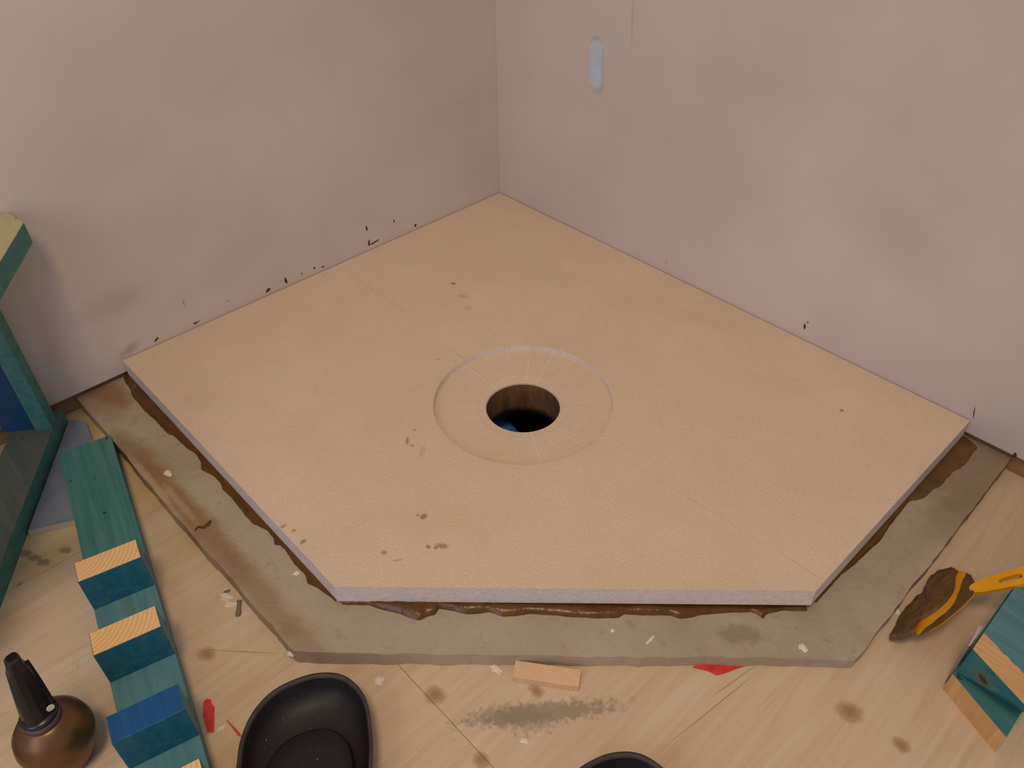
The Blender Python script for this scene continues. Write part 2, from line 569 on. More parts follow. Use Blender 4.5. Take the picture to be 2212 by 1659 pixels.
sheet([(-.055, .05), (-.055, -2.58), (.3168, -2.58), (.3168, .05)], M['ply1'])
sheet([(.3174, -2.58), (2.58, -2.58), (2.58, -.9288), (.3174, -.9288)], M['ply2'])
radial_plate('plywood_sheet', DC, [(0.075, 0.0)], [(.3174, .05), (2.58, .05), (2.58, -.9282), (.3174, -.9282)], 0.0, -0.02, M['ply3'], floor, blend=1, seg=48)
# dark joist bay under the drain, with a length of blue pipe
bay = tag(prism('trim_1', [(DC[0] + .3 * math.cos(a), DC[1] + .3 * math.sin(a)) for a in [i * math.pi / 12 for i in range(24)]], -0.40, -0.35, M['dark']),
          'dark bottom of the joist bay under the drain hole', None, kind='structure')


def lathe(name, prof, centre, mat, parent=None, seg=48, smooth=True, mats=None, fm=None):
    V, Fc, FM = [], [], []
    for k, (r, z) in enumerate(prof):
        for i in range(seg):
            a = 2 * math.pi * i / seg
            V.append((centre[0] + r * math.cos(a), centre[1] + r * math.sin(a), centre[2] + z))
    for k in range(len(prof) - 1):
        for i in range(seg):
            j = (i + 1) % seg
            Fc.append([k * seg + i, k * seg + j, (k + 1) * seg + j, (k + 1) * seg + i])
            FM.append(fm[k] if fm else 0)
    return mesh_obj(name, V, Fc, mat, parent, smooth, mats, FM if mats else None)


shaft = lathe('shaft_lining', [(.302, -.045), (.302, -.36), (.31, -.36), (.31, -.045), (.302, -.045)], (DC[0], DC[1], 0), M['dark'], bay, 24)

wl = tag(prism('wall_left', [(0, 0), (0, -2.6), (-.0125, -2.6), (-.0125, .0125), (0, .0125)], .041, 2.4, mats=[M['wall_l'], M['gypsum']], top=1, bottom=1),
         'pale primed wallboard on the left of the corner', None, kind='structure')
wr = tag(prism('wall_right', [(0.0004, 0), (2.6, 0), (2.6, .0125), (0.0004, .0125)], .042, 2.4, mats=[M['wall_r'], M['gypsum']], top=1, bottom=1),
         'pale primed wallboard on the right of the corner', None, kind='structure')
tag(prism('trim_2', [(-.0127, -2.6), (-.0127, .0125), (-.06, .0125), (-.06, -2.6)], 0, .09, M['sill']), 'brown timber sill plate behind the left wallboard', None, kind='structure')
tag(prism('trim_3', [(-.0125, .0127), (2.6, .0127), (2.6, .06), (-.0125, .06)], 0, .09, M['sill']), 'brown timber sill plate behind the right wallboard', None, kind='structure')

# bluish streak on the right wall: overlapping thin translucent rounded layers
fil = NT('bluish_white_wall_streak')
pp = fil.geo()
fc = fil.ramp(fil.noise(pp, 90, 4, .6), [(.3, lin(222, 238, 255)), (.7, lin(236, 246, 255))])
M['wall_streak'] = fil.finish(fc, .45)
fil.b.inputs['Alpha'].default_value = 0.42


def stadium(px, py, rx, top, bot):
    c = ony(px, py, 0)
    pts = []
    for i in range(28):
        a = 2 * math.pi * i / 28
        z = (top if math.sin(a) > 0 else -bot) + rx * math.sin(a)
        pts.append((c.x + rx * math.cos(a), c.z + z))
    return pts


dabs = thing('bluish_wall_streak', 'bluish white streak on the right wall', 'wall_streak', tuple(ony(1288, 130, 0)))
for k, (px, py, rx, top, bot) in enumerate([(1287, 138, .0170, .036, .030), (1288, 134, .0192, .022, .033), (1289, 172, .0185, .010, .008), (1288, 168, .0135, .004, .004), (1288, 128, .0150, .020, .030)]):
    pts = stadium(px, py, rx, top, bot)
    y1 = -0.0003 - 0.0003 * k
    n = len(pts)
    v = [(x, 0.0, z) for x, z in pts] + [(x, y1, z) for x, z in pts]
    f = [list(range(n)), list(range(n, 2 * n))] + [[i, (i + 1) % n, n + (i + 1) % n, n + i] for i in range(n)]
    keep(mesh_obj('dab', v, f, M['wall_streak']), dabs)

# ------------------------------------------------------------------ cement bed and shower tray
ZB = 0.028


def bedz(x, y):
    # the skim coat thins out towards the right front corner
    k = max(0.0, min(1.0, (x - 0.72) / 0.5))
    return 0.028 - 0.010 * k * max(0.0, min(1.0, -y / 0.45)) + 0.0012 * fbm((x, y, 0), 14)


bed_poly = [(-.0122, .0122), (1.216, .0122), (1.219, -.25), (1.221, -.500), (1.09, -.632), (.96, -.768), (.708, -1.024), (.5, -1.028), (.30, -1.032), (.14, -1.031), (-.0122, -1.034)]
bed = tag(radial_plate('cement_bed', DC, [(.0665, ZB), (.2, ZB), (.3, ZB)], bed_poly, ZB, 0.0005, M['bed'], seg=420, blend=4, wob=.0024, wobs=26, zfun=bedz),
          'grey cement bed skirting the front of the shower tray', 'cement bed')

ZT, TH = 0.068, 0.033
G0 = 0.003
tray_poly = [(G0, -G0), (1.140, -G0), (1.140, -.480), (.688, -.940), (G0, -.940)]
tray = thing('shower_tray', 'cream foam five-sided shower tray with round drain recess in the corner', 'shower tray', (DC[0], DC[1], ZB))
keep(radial_plate('tray_board', DC, [(.0635, .0488), (.065, .0506), (.078, .0520), (.080, .0526), (.1524, .0540), (.1530, .0648), (.1545, .0652)], tray_poly, ZT, ZT - TH, None,
                  mats=[M['foam'], M['foam_edge']], fm_side=1, seg=180, blend=8, zhole=.0455, ring_slots=(5,)), tray)  # recess wall ring gets the greyer foam as painted shade
lining = tag(lathe('drain_hole_lining', [(.0652, .0450), (.0648, .03), (.0652, .012), (.0650, -.004), (.0655, -.020), (.0730, -.020), (.0730, -.0005), (.0662, -.0005), (.0662, .0450), (.0652, .0450)], (DC[0], DC[1], 0), M['rust'], None, 60),
             'rusty brown rough lining inside the round drain hole', 'drain hole')
bm = bmesh.new()
pipe = lathe('drain_pipe', [(.040, 0), (.040, .4), (.034, .4), (.034, 0), (.040, 0)], (0, 0, 0), M['pipe'], None, 32)
pb1, pb2, pc = onz(1095, 866, -.07), onz(1138, 918, -.07), onz(1070, 905, -.07)
pax = (pb2 - pb1).normalized()
pipe.matrix_world = Matrix.Translation(pb1 + pax * .03 + (pc - pb1 - pax * (pc - pb1).dot(pax)).normalized() * .045 + Vector((0, 0, -.045))) @ pax.to_track_quat('Z', 'Y').to_matrix().to_4x4() @ Matrix.Translation((0, 0, -.2))
tag(pipe, 'blue pipe glimpsed deep in the drain hole', 'pipe')

# mortar squeezed out between bed and tray
mortar = thing('mortar_bead', 'wet brown mortar squeezed out under the tray edges', 'mortar', (.914, -.71, ZB))


def bead(name, edge_a, edge_b, outline, mat, hmax=.010, inset=.012):
    """outline: pixels on the bed; edge_a..edge_b: the tray's lower edge in plan"""
    a, b = Vector(edge_a), Vector(edge_b)
    pts = []
    for px, py in outline:
        q = onz(px, py, ZB)
        q = onz(px, py, bedz(q.x, q.y) + .0005)
        pts.append(q)
    e = (b - a).normalized()
    nrm = Vector((e.y, -e.x))
    mid = sum((Vector((q.x, q.y)) - a).dot(nrm) for q in pts)
    if mid < 0:
        nrm = -nrm
    # resample
    ln = [0.0]
    for i in range(len(pts) - 1):
        ln.append(ln[-1] + (pts[i + 1] - pts[i]).length)
    N = max(60, int(ln[-1] / .004))
    rs = []
    for k in range(N + 1):
        d = ln[-1] * k / N
        i = max(j for j in range(len(ln)) if ln[j] <= d + 1e-9)
        if i >= len(pts) - 1:
            rs.append(pts[-1])
        else:
            u = (d - ln[i]) / max(1e-9, ln[i + 1] - ln[i])
            rs.append(pts[i].lerp(pts[i + 1], u))
    L = 7
    V, Fc = [], []
    for q in rs:
        s = (Vector((q.x, q.y)) - a).dot(e)
        o = max(.0015, (Vector((q.x, q.y)) - a).dot(nrm))
        jit = .0006 * fbm((q.x, q.y, .7), 160)
        for j in range(L):
            u = j / (L - 1)
            off = -inset + (o + inset + jit) * u
            base = a + e * s + nrm * off
            zb = bedz(base.x, base.y)
            top = min(hmax, ZT - TH - ZB - .0003) if off < 0.0 else hmax * math.sqrt(max(0.0, 1 - (off / max(o, .001)) ** 2.2))
            z = zb + max(.0004, top) + (.0006 * fbm((base.x, base.y, 1.3), 60) if 0 < u < 1 and off > 0 else 0)
            if j == L - 1:
                z = zb - .0008
            V.append((base.x, base.y, z))
    for k in range(len(rs) - 1):
        for j in range(L - 1):
            Fc.append([k * L + j, (k + 1) * L + j, (k + 1) * L + j + 1, k * L + j + 1])
    return keep(mesh_obj(name, V, Fc, mat, None, True), mortar)


front = [(740, 1301), (785, 1303), (821, 1316), (866, 1326), (893, 1340), (907, 1342), (920, 1335), (940, 1329), (948, 1316), (980, 1321), (1008, 1329), (1037, 1327), (1056, 1324),
         (1087, 1335), (1119, 1332), (1144, 1329), (1201, 1333), (1247, 1337), (1295, 1340), (1336, 1338), (1349, 1329), (1390, 1333), (1450, 1333), (1469, 1341), (1491, 1338),
         (1520, 1331), (1580, 1327), (1621, 1326), (1633, 1330), (1649, 1341), (1656, 1330), (1694, 1321), (1738, 1309)]
left = [(266, 815), (270, 828), (281, 842), (285, 857), (311, 887), (335, 908), (362, 938), (374, 941), (401, 967), (422, 980), (433, 998), (434, 1015), (460, 1028), (475, 1043), (480, 1058),
        (501, 1077), (528, 1113), (545, 1131), (566, 1140), (578, 1147), (590, 1163), (593, 1178), (605, 1178), (617, 1190), (634, 1217), (660, 1243), (663, 1261), (684, 1269), (708, 1286), (727, 1298)]
right_b = [(1966, 1083), (1948, 1105), (1920, 1143), (1903, 1170), (1873, 1197), (1846, 1223), (1814, 1247), (1757, 1302)]
right_f = [(2094, 950), (2115, 967), (2088, 1002), (2063, 1023), (2050, 1048), (2025, 1059), (1998, 1078), (1962, 1086)]
bead('front_bead', (.688, -.940), (1.140, -.480), front, M['mortar'], .0085)
bead('side_bead', (0, -.940), (.688, -.940), left, M['mortar'], .0065)
bead('side_bead', (1.140, -.0), (1.140, -.480), right_b, M['mortar'], .0065)
bead('damp_film', (1.140, -.0), (1.140, -.480), right_f, M['film'], .0022)

# loose dribble of mortar on the bed
blobs = [(425, 1147), (436, 1137), (447, 1138), (452, 1128), (455, 1126), (450, 1143), (448, 1158)]


def blob(name, px, py, z, rx, ry, h, rot, mat, label, cat, group=None, seed=0, n=14):
    c = onz(px, py, z)
    rnd = random.Random(seed)
    rj = [1 + rnd.uniform(-.28, .28) for _ in range(n)]
    V = [(0, 0, h)]
    for (k, zz) in ((.6, h * .8), (1.0, 0.0)):
        for i in range(n):
            a = 2 * math.pi * i / n
            V.append((rx * k * rj[i] * math.cos(a), ry * k * rj[i] * math.sin(a), zz))
    Fc = [[0, 1 + i, 1 + (i + 1) % n] for i in range(n)]
    Fc += [[1 + i, 1 + n + i, 1 + n + (i + 1) % n, 1 + (i + 1) % n] for i in range(n)]
    Fc.append([1 + n + i for i in range(n)][::-1])
    o = mesh_obj(name, V, Fc, mat, None, False)
    o.location = c
    o.rotation_euler = (0, 0, rot)
    return tag(o, label, cat, group)


def ribbon(name, pix, z, widths, h, mat, label, cat, zf=None):
    pts = [onz(px, py, z) for px, py in pix]
    c = pts[0].copy()
    V, Fc = [], []
    for i, q in enumerate(pts):
        d = (pts[min(i + 1, len(pts) - 1)] - pts[max(i - 1, 0)]).normalized()
        nn = Vector((-d.y, d.x, 0)) * widths[i]
        for off, zz in ((1, 0), (.6, h), (-.6, h), (-1, 0)):
            V.append(q + nn * off + Vector((0, 0, zz)) - c)
    for i in range(len(pts) - 1):
        for j in range(4):
            k = (j + 1) % 4
            Fc.append([i * 4 + j, i * 4 + k, (i + 1) * 4 + k, (i + 1) * 4 + j])
    Fc += [[0, 1, 2, 3], [(len(pts) - 1) * 4 + j for j in (3, 2, 1, 0)]]
    o = mesh_obj(name, V, Fc, mat)
    o.location = c
    return tag(o, label, cat)


ribbon('mortar_dribble', [(421, 1147), (428, 1139), (440, 1140), (449, 1134), (455, 1126)], .0275, [.001, .002, .003, .005, .002], .002, M['mortar'],
       'curled brown mortar dribble on the left arm of the cement bed', 'mortar')

# ------------------------------------------------------------------ stepped rail (left)
RD = Vector((.36, -.083)).normalized()          # along the rail, towards the camera
RN = Vector((-RD.y, RD.x))                      # to its right
RO = Vector((.1235, -1.1095))                    # far left corner
rz = math.atan2(RD.y, RD.x)


def rail_local(name, s0, s1, t0, t1, z0, z1, mats, parent, fm, bevel=0.0):
    v = [(s, tt, z) for z in (z0, z1) for s, tt in ((s0, t0), (s1, t0), (s1, t1), (s0, t1))]
    f = [[3, 2, 1, 0], [4, 5, 6, 7], [0, 1, 5, 4], [1, 2, 6, 5], [2, 3, 7, 6], [3, 0, 4, 7]]   # bottom top left near right far
    return mesh_obj(name, v, f, None, parent, False, mats, fm, bevel)


rail = thing('notched_rail', 'teal painted board with upright blue blocks along it, left of the tray', 'wooden rail', (RO.x, RO.y, 0))
rail.rotation_euler = (0, 0, rz)
rail_local('rail_board', .0, .3240, 0, .0805, 0, .036, [M['teal'], M['teal_light']], rail, [0, 0, 0, 0, 1, 0])
rail_local('rail_board', .3245, .98, 0, .0805, 0, .036, [M['teal_light']], rail, [0] * 6)
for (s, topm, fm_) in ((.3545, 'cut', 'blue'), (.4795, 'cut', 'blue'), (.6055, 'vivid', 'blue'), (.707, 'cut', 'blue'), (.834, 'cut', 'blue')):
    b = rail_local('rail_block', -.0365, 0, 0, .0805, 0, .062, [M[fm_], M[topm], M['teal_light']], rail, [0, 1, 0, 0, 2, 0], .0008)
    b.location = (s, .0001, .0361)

# ------------------------------------------------------------------ blue-green trestle (far left)
D = Vector((.831, -.556)).normalized()
Nn = Vector((-D.y, D.x))
TO = Vector((.0125, -1.0655))                   # where the runner's right side meets the wall


def tp(s, n_):
    q = TO + D * s + Nn * n_
    return (q.x, q.y)


tr = thing('wooden_trestle', 'blue-green painted timber trestle standing at the left edge by the wall', 'trestle', (TO.x, TO.y, 0))
# runner lying on the floor; far end sawn along the wall
run = [tp(0, 0), tp(.75, 0), tp(.75, -.081), (.006, TO.y - .0775)]
keep(prism('runner', run, 0, .037, mats=[M['worn_shaded'], M['teal'], M['shaded_blue']], top=0, bottom=1, sides=[1, 1, 1, 1]), tr)
# painted patch of the runner top beyond the bare grey part
keep(prism('leg', [tp(.030, -.0005), tp(.056, -.0005), tp(.056, -.027), tp(.030, -.027)], .0372, .36, M['teal']), tr)
keep(prism('end_panel', [tp(.034, -.0275), tp(.050, -.0275), tp(.050, -.0810), tp(.034, -.0810)], .0372, .36, M['shaded_blue']), tr)
# second leg with a cleat, standing nearer
keep(prism('leg', [tp(.46, -.001), tp(.50, -.001), tp(.50, -.081), tp(.46, -.081)], .0372, .325, M['teal']), tr)
keep(prism('cleat', [tp(.46, .13), tp(.50, .13), tp(.50, -.081), tp(.46, -.081)], .3252, .36, M['teal']), tr)
A = onz(72, 525, .360)
A = Vector((A.x, A.y))
far = A + Vector((-.985, -.17)) * ((A.x - .003) / .985)
pl = [(A.x, A.y), tuple(A + D * .62), tuple(A + D * .62 - Nn * .15), (.003, far.y - .10), (far.x, far.y)]
keep(prism('top_plank', pl, .3602, .396, mats=[M['pale_top'], M['teal']], top=0, bottom=1, side=1, bevel=.001), tr)

# blue-grey wallboard offcut on the floor between trestle and rail
ob = [tp(.004, .006), (.045, -1.044), (.112, -1.056), (RO.x - .006, RO.y + .004), tuple(Vector((RO.x, RO.y)) - RN * .004 + RD * .0), tuple(Vector((RO.x, RO.y)) + RD * .142 - RN * .004), tp(.262, .006)]
tag(prism('wallboard_offcut', ob, 0.0004, .0115, mats=[M['blueboard'], M['gypsum']], top=0, bottom=1, side=1), 'blue-grey wallboard offcut with white edge lying beside the trestle runner', 'wallboard')

# ------------------------------------------------------------------ stacked mitred boards (right)
sb = thing('stacked_boards', 'teal painted boards stacked with slanted bare ends at the right edge', 'wooden boards', (1.358, -.3, 0))
keep(prism('lower_board', [(1.317, -.4435), (1.3965, -.4785), (1.397, -.02), (1.318, -.02)], 0, .037, mats=[M['teal'], M['bare']], top=0, sides=[1, 0, 0, 0]), sb)
rnd = random.Random(3)
kb = NT('blue_green_paint_with_knot')
kp = kb.geo()
kc_ = kb.ramp(kb.noise(kb.mapping(kp, (20, 1, 60)), 3, 5, .65, .6), [(.3, lin(22, 92, 116)), (.5, lin(34, 110, 124)), (.75, lin(70, 124, 108))])
kq = tuple(ony(2122, 1468, -.452))
kc_ = kb.spot(kc_, kp, kq, (.016, .012), .5, lin(92, 104, 80), .7, .3, 90, .5, 'Y')
kc_ = kb.spot(kc_, kp, kq, (.0065, .0048), .5, lin(62, 44, 28), .95, .2, 120, .35, 'Y')
M['knotty'] = kb.finish(kc_, .6)
low = [(1.3195, -.438), (1.397, -.434), (1.397, -.05), (1.3195, -.05)]
topp = [(1.3205, -.443), (1.397, -.474), (1.397, -.05), (1.3205, -.05)]
keep(prism('upper_board', low, .0376, .097, mats=[M['teal_light'], M['knotty'], M['shaded_blue']], top=0, bottom=2, sides=[1, 2, 1, 2], poly_top=topp), sb)
jag2 = [(1.3207 + .076 * i / 16, -.411 - .030 * i / 16 + rnd.uniform(-.0012, .0012)) for i in range(17)]
keep(prism('bare_end', [(1.3207, -.4428), (1.3968, -.4737)] + [(min(1.3968, x), y) for x, y in jag2[::-1]], .0970, .0974, M['bare']), sb)
wb = [onz(px, py, .085) for px, py in ((2090, 1397), (2114, 1352), (2130, 1356), (2106, 1402))]
keep(prism('white_batten', [(min(q.x, 1.3166), q.y) for q in wb][::-1], 0.0, .085, M['whitepaint']), sb)
# ------------------------------------------------------------------ trowel
X0, SL = 1.234, 1.2


def onblade(px, py, lift=0.0):
    d = ray(px, py)
    tt = (CP.z - lift - SL * (CP.x - X0)) / (SL * d.x - d.z)
    q = CP + d * tt
    if q.z < .0012:
        q = onz(px, py, .0012)
    return q


tw = thing('plastic_trowel', 'yellow plastic trowel caked with brown mortar leaning on the stacked boards', 'trowel', (1.236, -.34, 0))
blade_px = [(1965, 1366), (1962, 1340), (1970, 1322), (1978, 1308), (1998, 1290), (2008, 1270), (2016, 1250), (2038, 1238), (2065, 1230), (2090, 1238), (2105, 1252), (2110, 1268), (2104, 1288), (2085, 1308), (2060, 1330), (2035, 1350), (2010, 1365), (1985, 1373)]
nb = Vector((-SL, 0, 1)).normalized()


def slab(name, pix, lift, thick, mat, parent, rough=0.0):
    P0 = [onblade(*q) + nb * lift for q in pix]
    n = len(P0)
    c = sum(P0, Vector()) / n
    V = [q.copy() for q in P0] + [q + nb * thick * .7 for q in [c + (q - c) * .94 for q in P0]] + [q + nb * thick * (1 + rough * fbm(q, 60)) for q in [c + (q - c) * .6 for q in P0]] + [c + nb * thick * 1.05]
    Fc = [list(range(n))[::-1]]
    for k in (0, 1):
        Fc += [[k * n + i, k * n + (i + 1) % n, (k + 1) * n + (i + 1) % n, (k + 1) * n + i] for i in range(n)]
    Fc += [[2 * n + i, 2 * n + (i + 1) % n, 3 * n] for i in range(n)]
    o = mesh_obj(name, V, Fc, mat, None, False)
    if rough:
        bm_ = bmesh.new()
        bm_.from_mesh(o.data)
        bmesh.ops.triangulate(bm_, faces=bm_.faces)
        bmesh.ops.subdivide_edges(bm_, edges=bm_.edges, cuts=3, use_grid_fill=True)
        for v_ in bm_.verts:
            if (v_.co - c).dot(nb) > lift * .2 + .0006:
                v_.co += nb * (rough * .0030 * fbm(v_.co, 70))
        bm_.to_mesh(o.data)
        bm_.free()
    return keep(o, parent)


slab('blade', blade_px, .0002, .002, M['yellow'], tw)
load_px = [(1923, 1386), (1940, 1353), (1960, 1320), (1976, 1306), (1997, 1288), (2007, 1268), (2016, 1248), (2040, 1236), (2064, 1230), (2072, 1238), (2066, 1250), (2066, 1270), (2061, 1285), (2048, 1303), (2030, 1320), (2008, 1335), (1990, 1345), (1978, 1360), (1982, 1374), (1950, 1385)]
slab('mortar_load', load_px, .0022, .007, M['mortar_dry'] if 'mortar_dry' in M else M['film'], tw, .8)
edge_px = [(1985, 1377), (2010, 1362), (2035, 1346), (2062, 1324), (2084, 1302), (2097, 1282), (2103, 1262), (2090, 1240), (2100, 1246), (2110, 1266), (2104, 1289), (2085, 1309), (2060, 1331), (2035, 1351), (2010, 1366)]
slab('mortar_rim', edge_px, .0022, .0015, M['film'], tw, .5)
# handle: flat bar with a hanging slot
h0, h1 = onblade(2098, 1278) + nb * .002, onz(2212, 1245, .105)
hd = (h1 - h0).normalized()
hs = hd.cross(Vector((0, 0, 1))).normalized()
hu = hs.cross(hd).normalized()
HL = (h1 - h0).length + .14
scale_w = .0125
V, Fc = [], []
NS = 40
slot_c, slot_l, slot_w = .052, .0145, .0040


def around(k, cx, lx, wy):
    a = 2 * math.pi * k / NS
    ca, sa = math.cos(a), math.sin(a)
    e = 0.5
    return cx + lx * math.copysign(abs(ca) ** e, ca), wy * math.copysign(abs(sa) ** e, sa)


for (zz) in (-.003, .003):
    for k in range(NS):
        x, y = around(k, slot_c, slot_l, slot_w)
        V.append(h0 + hd * x + hs * y + hu * zz)
    for k in range(NS):
        a = 2 * math.pi * k / NS
        x, y = around(k, HL / 2, HL / 2, 1)
        wd = scale_w * (0.85 + 0.35 * min(1.0, max(0, x / .12)))
        V.append(h0 + hd * x + hs * y * wd + hu * zz)
for k in range(NS):
    j = (k + 1) % NS
    Fc += [[k, j, NS + j, NS + k], [2 * NS + k, 3 * NS + k, 3 * NS + j, 2 * NS + j], [k, 2 * NS + k, 2 * NS + j, j], [NS + k, NS + j, 3 * NS + j, 3 * NS + k]]
keep(mesh_obj('handle', V, Fc, M['yellow']), tw)

# ------------------------------------------------------------------ knee pads
rim_px = [(510, 1659), (519, 1600), (545, 1540), (590, 1492), (650, 1463), (700, 1453), (745, 1460), (780, 1490), (797, 1530), (805, 1600), (804, 1659)]
rimw = [Vector((onz(px, py, .046).x, onz(px, py, .046).y)) for px, py in rim_px]
# close the outline beyond the frame
ax = Vector((.80, -.60))
tail = [rimw[-1] + ax * .05 + Vector((-.004, 0)), rimw[-1] + ax * .085 + Vector((-.022, -.022)), (rimw[0] + rimw[-1]) / 2 + ax * .112, rimw[0] + ax * .085 + Vector((.02, .02)), rimw[0] + ax * .05]
outl = rimw + tail
# smooth closed Catmull-Rom
sm = []
n = len(outl)
for i in range(n):
    p0, p1, p2, p3 = outl[i - 1], outl[i], outl[(i + 1) % n], outl[(i + 2) % n]
    for k in range(5):
        u = k / 5
        sm.append(.5 * ((2 * p1) + (p2 - p0) * u + (2 * p0 - 5 * p1 + 4 * p2 - p3) * u * u + (3 * p1 - p0 - 3 * p2 + p3) * u ** 3))
kc = sum(sm, Vector((0, 0))) / len(sm)
sm = [q - kc for q in sm]


def shell(name, rings, mat, parent, mats=None, fm=None, cap0=True, cap1=True, shift=(0, 0)):
    n = len(sm)
    V, Fc, FM = [], [], []
    for k, z in rings:
        for q in sm:
            V.append((q.x * k + shift[0], q.y * k + shift[1], z))
    for r_ in range(len(rings) - 1):
        for i in range(n):
            j = (i + 1) % n
            Fc.append([r_ * n + i, r_ * n + j, (r_ + 1) * n + j, (r_ + 1) * n + i])
            FM.append(fm[r_] if fm else 0)
    if cap0:
        Fc.append(list(range(n))[::-1])
        FM.append(0)
    if cap1:
        Fc.append([(len(rings) - 1) * n + i for i in range(n)])
        FM.append(0)
    o = mesh_obj(name, V, Fc, mat, parent, True, mats, FM if mats else None)
    return o


def knee_pad(loc, rot, label):
    k = thing('knee_pad', label, 'knee pad', loc, 'knee pads in the foreground')
    k.rotation_euler = (0, 0, rot)
    shell('shell', [(.70, 0), (.86, .006), (.95, .020), (.985, .036), (1.0, .044), (.995, .0475), (.955, .0475), (.935, .044), (.88, .031), (.80, .022), (.66, .0165), (.40, .013)], None, k,
          [M['rubber'], M['rim']], [0, 0, 0, 0, 1, 1, 1, 0, 0, 0, 0])
    shell('inner_pad', [(.69, .0150), (.68, .0225), (.65, .0245), (.40, .0255)], M['rubber'], k, shift=(.024, -.018))
    return k


k1 = knee_pad((kc.x, kc.y, 0), 0, 'black rubber knee pad with cupped inside, in front of the cement bed')
tipL, tipR = onz(715, 1453, .046), onz(1362, 1624, .046)
k2 = knee_pad((kc.x + tipR.x - tipL.x, kc.y + tipR.y - tipL.y, 0), .06, 'black knee pad at the bottom edge of which only the tip shows')

# ------------------------------------------------------------------ bronze bottle
bc = onz(126, 1596, .045)
bot = thing('spout_bottle', 'round bronze bottle with a tall black spout, bottom left corner', 'bottle', (bc.x, bc.y, 0))
lathe('body', [(0, 0), (.022, 0), (.026, .003), (.031, .015), (.0375, .030), (.0425, .046), (.0435, .058), (.0405, .072), (.033, .084), (.024, .091), (.019, .095), (.0, .095)], (0, 0, 0), M['bronze'], bot)
lathe('collar', [(0, .090), (.021, .090), (.0215, .100), (.019, .104), (0, .104)], (0, 0, 0), M['collar'], bot, 32)
tip = onz(24, 1420, .196) - bc
V, Fc = [], []
NSg = 16
secs = [(0, .104, .0165, .015), (.03, .108, .0172, .0155), (.12, 0, .0168, .0145), (.35, 0, .0150, .0125), (.62, 0, .0125, .0105), (.80, 0, .0108, .0092), (.86, 0, .0085, .0085), (.97, 0, .0075, .0075), (1.0, 0, .0055, .0055)]
z0, z1 = .104, .196
view = Vector((CP.x - bc.x, CP.y - bc.y)).normalized()
side = Vector((-view.y, view.x))
for (u, _, a, b) in secs:
    zc = z0 + (z1 - z0) * u
    cx, cy = tip.x * u, tip.y * u
    for i in range(NSg):
        an = 2 * math.pi * i / NSg
        ca, sa = math.cos(an), math.sin(an)
        px_ = a * math.copysign(abs(ca) ** .6, ca)
        py_ = b * math.copysign(abs(sa) ** .6, sa)
        V.append((cx + side.x * px_ + view.x * py_, cy + side.y * px_ + view.y * py_, zc))
for s_ in range(len(secs) - 1):
    for i in range(NSg):
        j = (i + 1) % NSg
        Fc.append([s_ * NSg + i, s_ * NSg + j, (s_ + 1) * NSg + j, (s_ + 1) * NSg + i])
Fc += [list(range(NSg))[::-1], [(len(secs) - 1) * NSg + i for i in range(NSg)]]
spout = mesh_obj('spout', V, Fc, M['blackpl'], bot, False)
# thumb lever down the side of the spout and a dab of paint
lv = []
for (u, wdt, out) in ((.02, .007, .0150), (.5, .006, .0120), (.80, .0045, .0095)):
    c3 = Vector((tip.x * u, tip.y * u, z0 + (z1 - z0) * u))
    for (sg, oo) in ((1, 0), (1, .004), (-1, .004), (-1, 0)):
        lv.append(c3 + Vector((view.x, view.y, 0)) * wdt * sg * .6 + Vector((-side.x, -side.y, 0)) * (-(out + oo)))
Fl = [[r_ * 4 + j, r_ * 4 + (j + 1) % 4, (r_ + 1) * 4 + (j + 1) % 4, (r_ + 1) * 4 + j] for r_ in (0, 1) for j in range(4)] + [[3, 2, 1, 0], [8, 9, 10, 11]]
lever = mesh_obj('lever', lv, Fl, M['blackpl'], bot)
lathe('spout_ring', [(.0, .100), (.0200, .100), (.0205, .106), (.0180, .1085), (0, .1085)], (0, 0, 0), M['blackpl'], bot, 28)
u = .16
dc = Vector((tip.x * u, tip.y * u, z0 + (z1 - z0) * u)) + Vector((view.x, view.y, 0)) * .0163 + Vector((side.x, side.y, 0)) * .010
dab = mesh_obj('paint_dab', [dc + Vector((side.x, side.y, 0)) * .0042 * math.cos(a) + Vector((0, 0, 1)) * .0045 * math.sin(a) + Vector((view.x, view.y, 0)) * o_ for o_ in (0, .0012) for a in [i * math.pi / 6 for i in range(12)]],
               [list(range(12)), list(range(12, 24))] + [[i, (i + 1) % 12, 12 + (i + 1) % 12, 12 + i] for i in range(12)], M['white'], bot)

# ------------------------------------------------------------------ small loose things
oc = [onz(px, py, .012) for px, py in ((1114, 1426), (1256, 1447), (1250, 1484), (1106, 1462))]
oc = [Vector((q.x, q.y)) for q in oc]
tag(prism('wood_offcut', [tuple(q) for q in oc][::-1], .0003, .012, M['offcut'], bevel=.0006), 'small flat pine offcut lying against the front of the cement bed', 'wood offcut')


def flat(name, pix, z0, h, mat, label, cat, lift=0.0):
    P0 = [onz(px, py, z0 + h) for px, py in pix]
    return tag(prism(name, [(q.x, q.y) for q in P0], z0, z0 + h, mat), label, cat)


flat('red_strip', [(440, 1515), (448, 1509), (455, 1511), (457, 1520), (463, 1527), (462, 1581), (448, 1581), (438, 1545)], .0004, .0012, M['red'], 'short torn red plastic strip beside the stepped teal board', 'plastic strip')
flat('red_sliver', [(489, 1556), (492, 1556), (516, 1581), (522, 1592), (514, 1588)], .0004, .001, M['red'], 'thin red plastic sliver poking out by the left knee pad', 'plastic strip')
flat('red_film', [(1496, 1441), (1512, 1433), (1560, 1430), (1640, 1428), (1600, 1441), (1562, 1455), (1548, 1458), (1530, 1449)], .0004, .0012, M['red'], 'red plastic film sticking out under the front of the cement bed', 'plastic film')

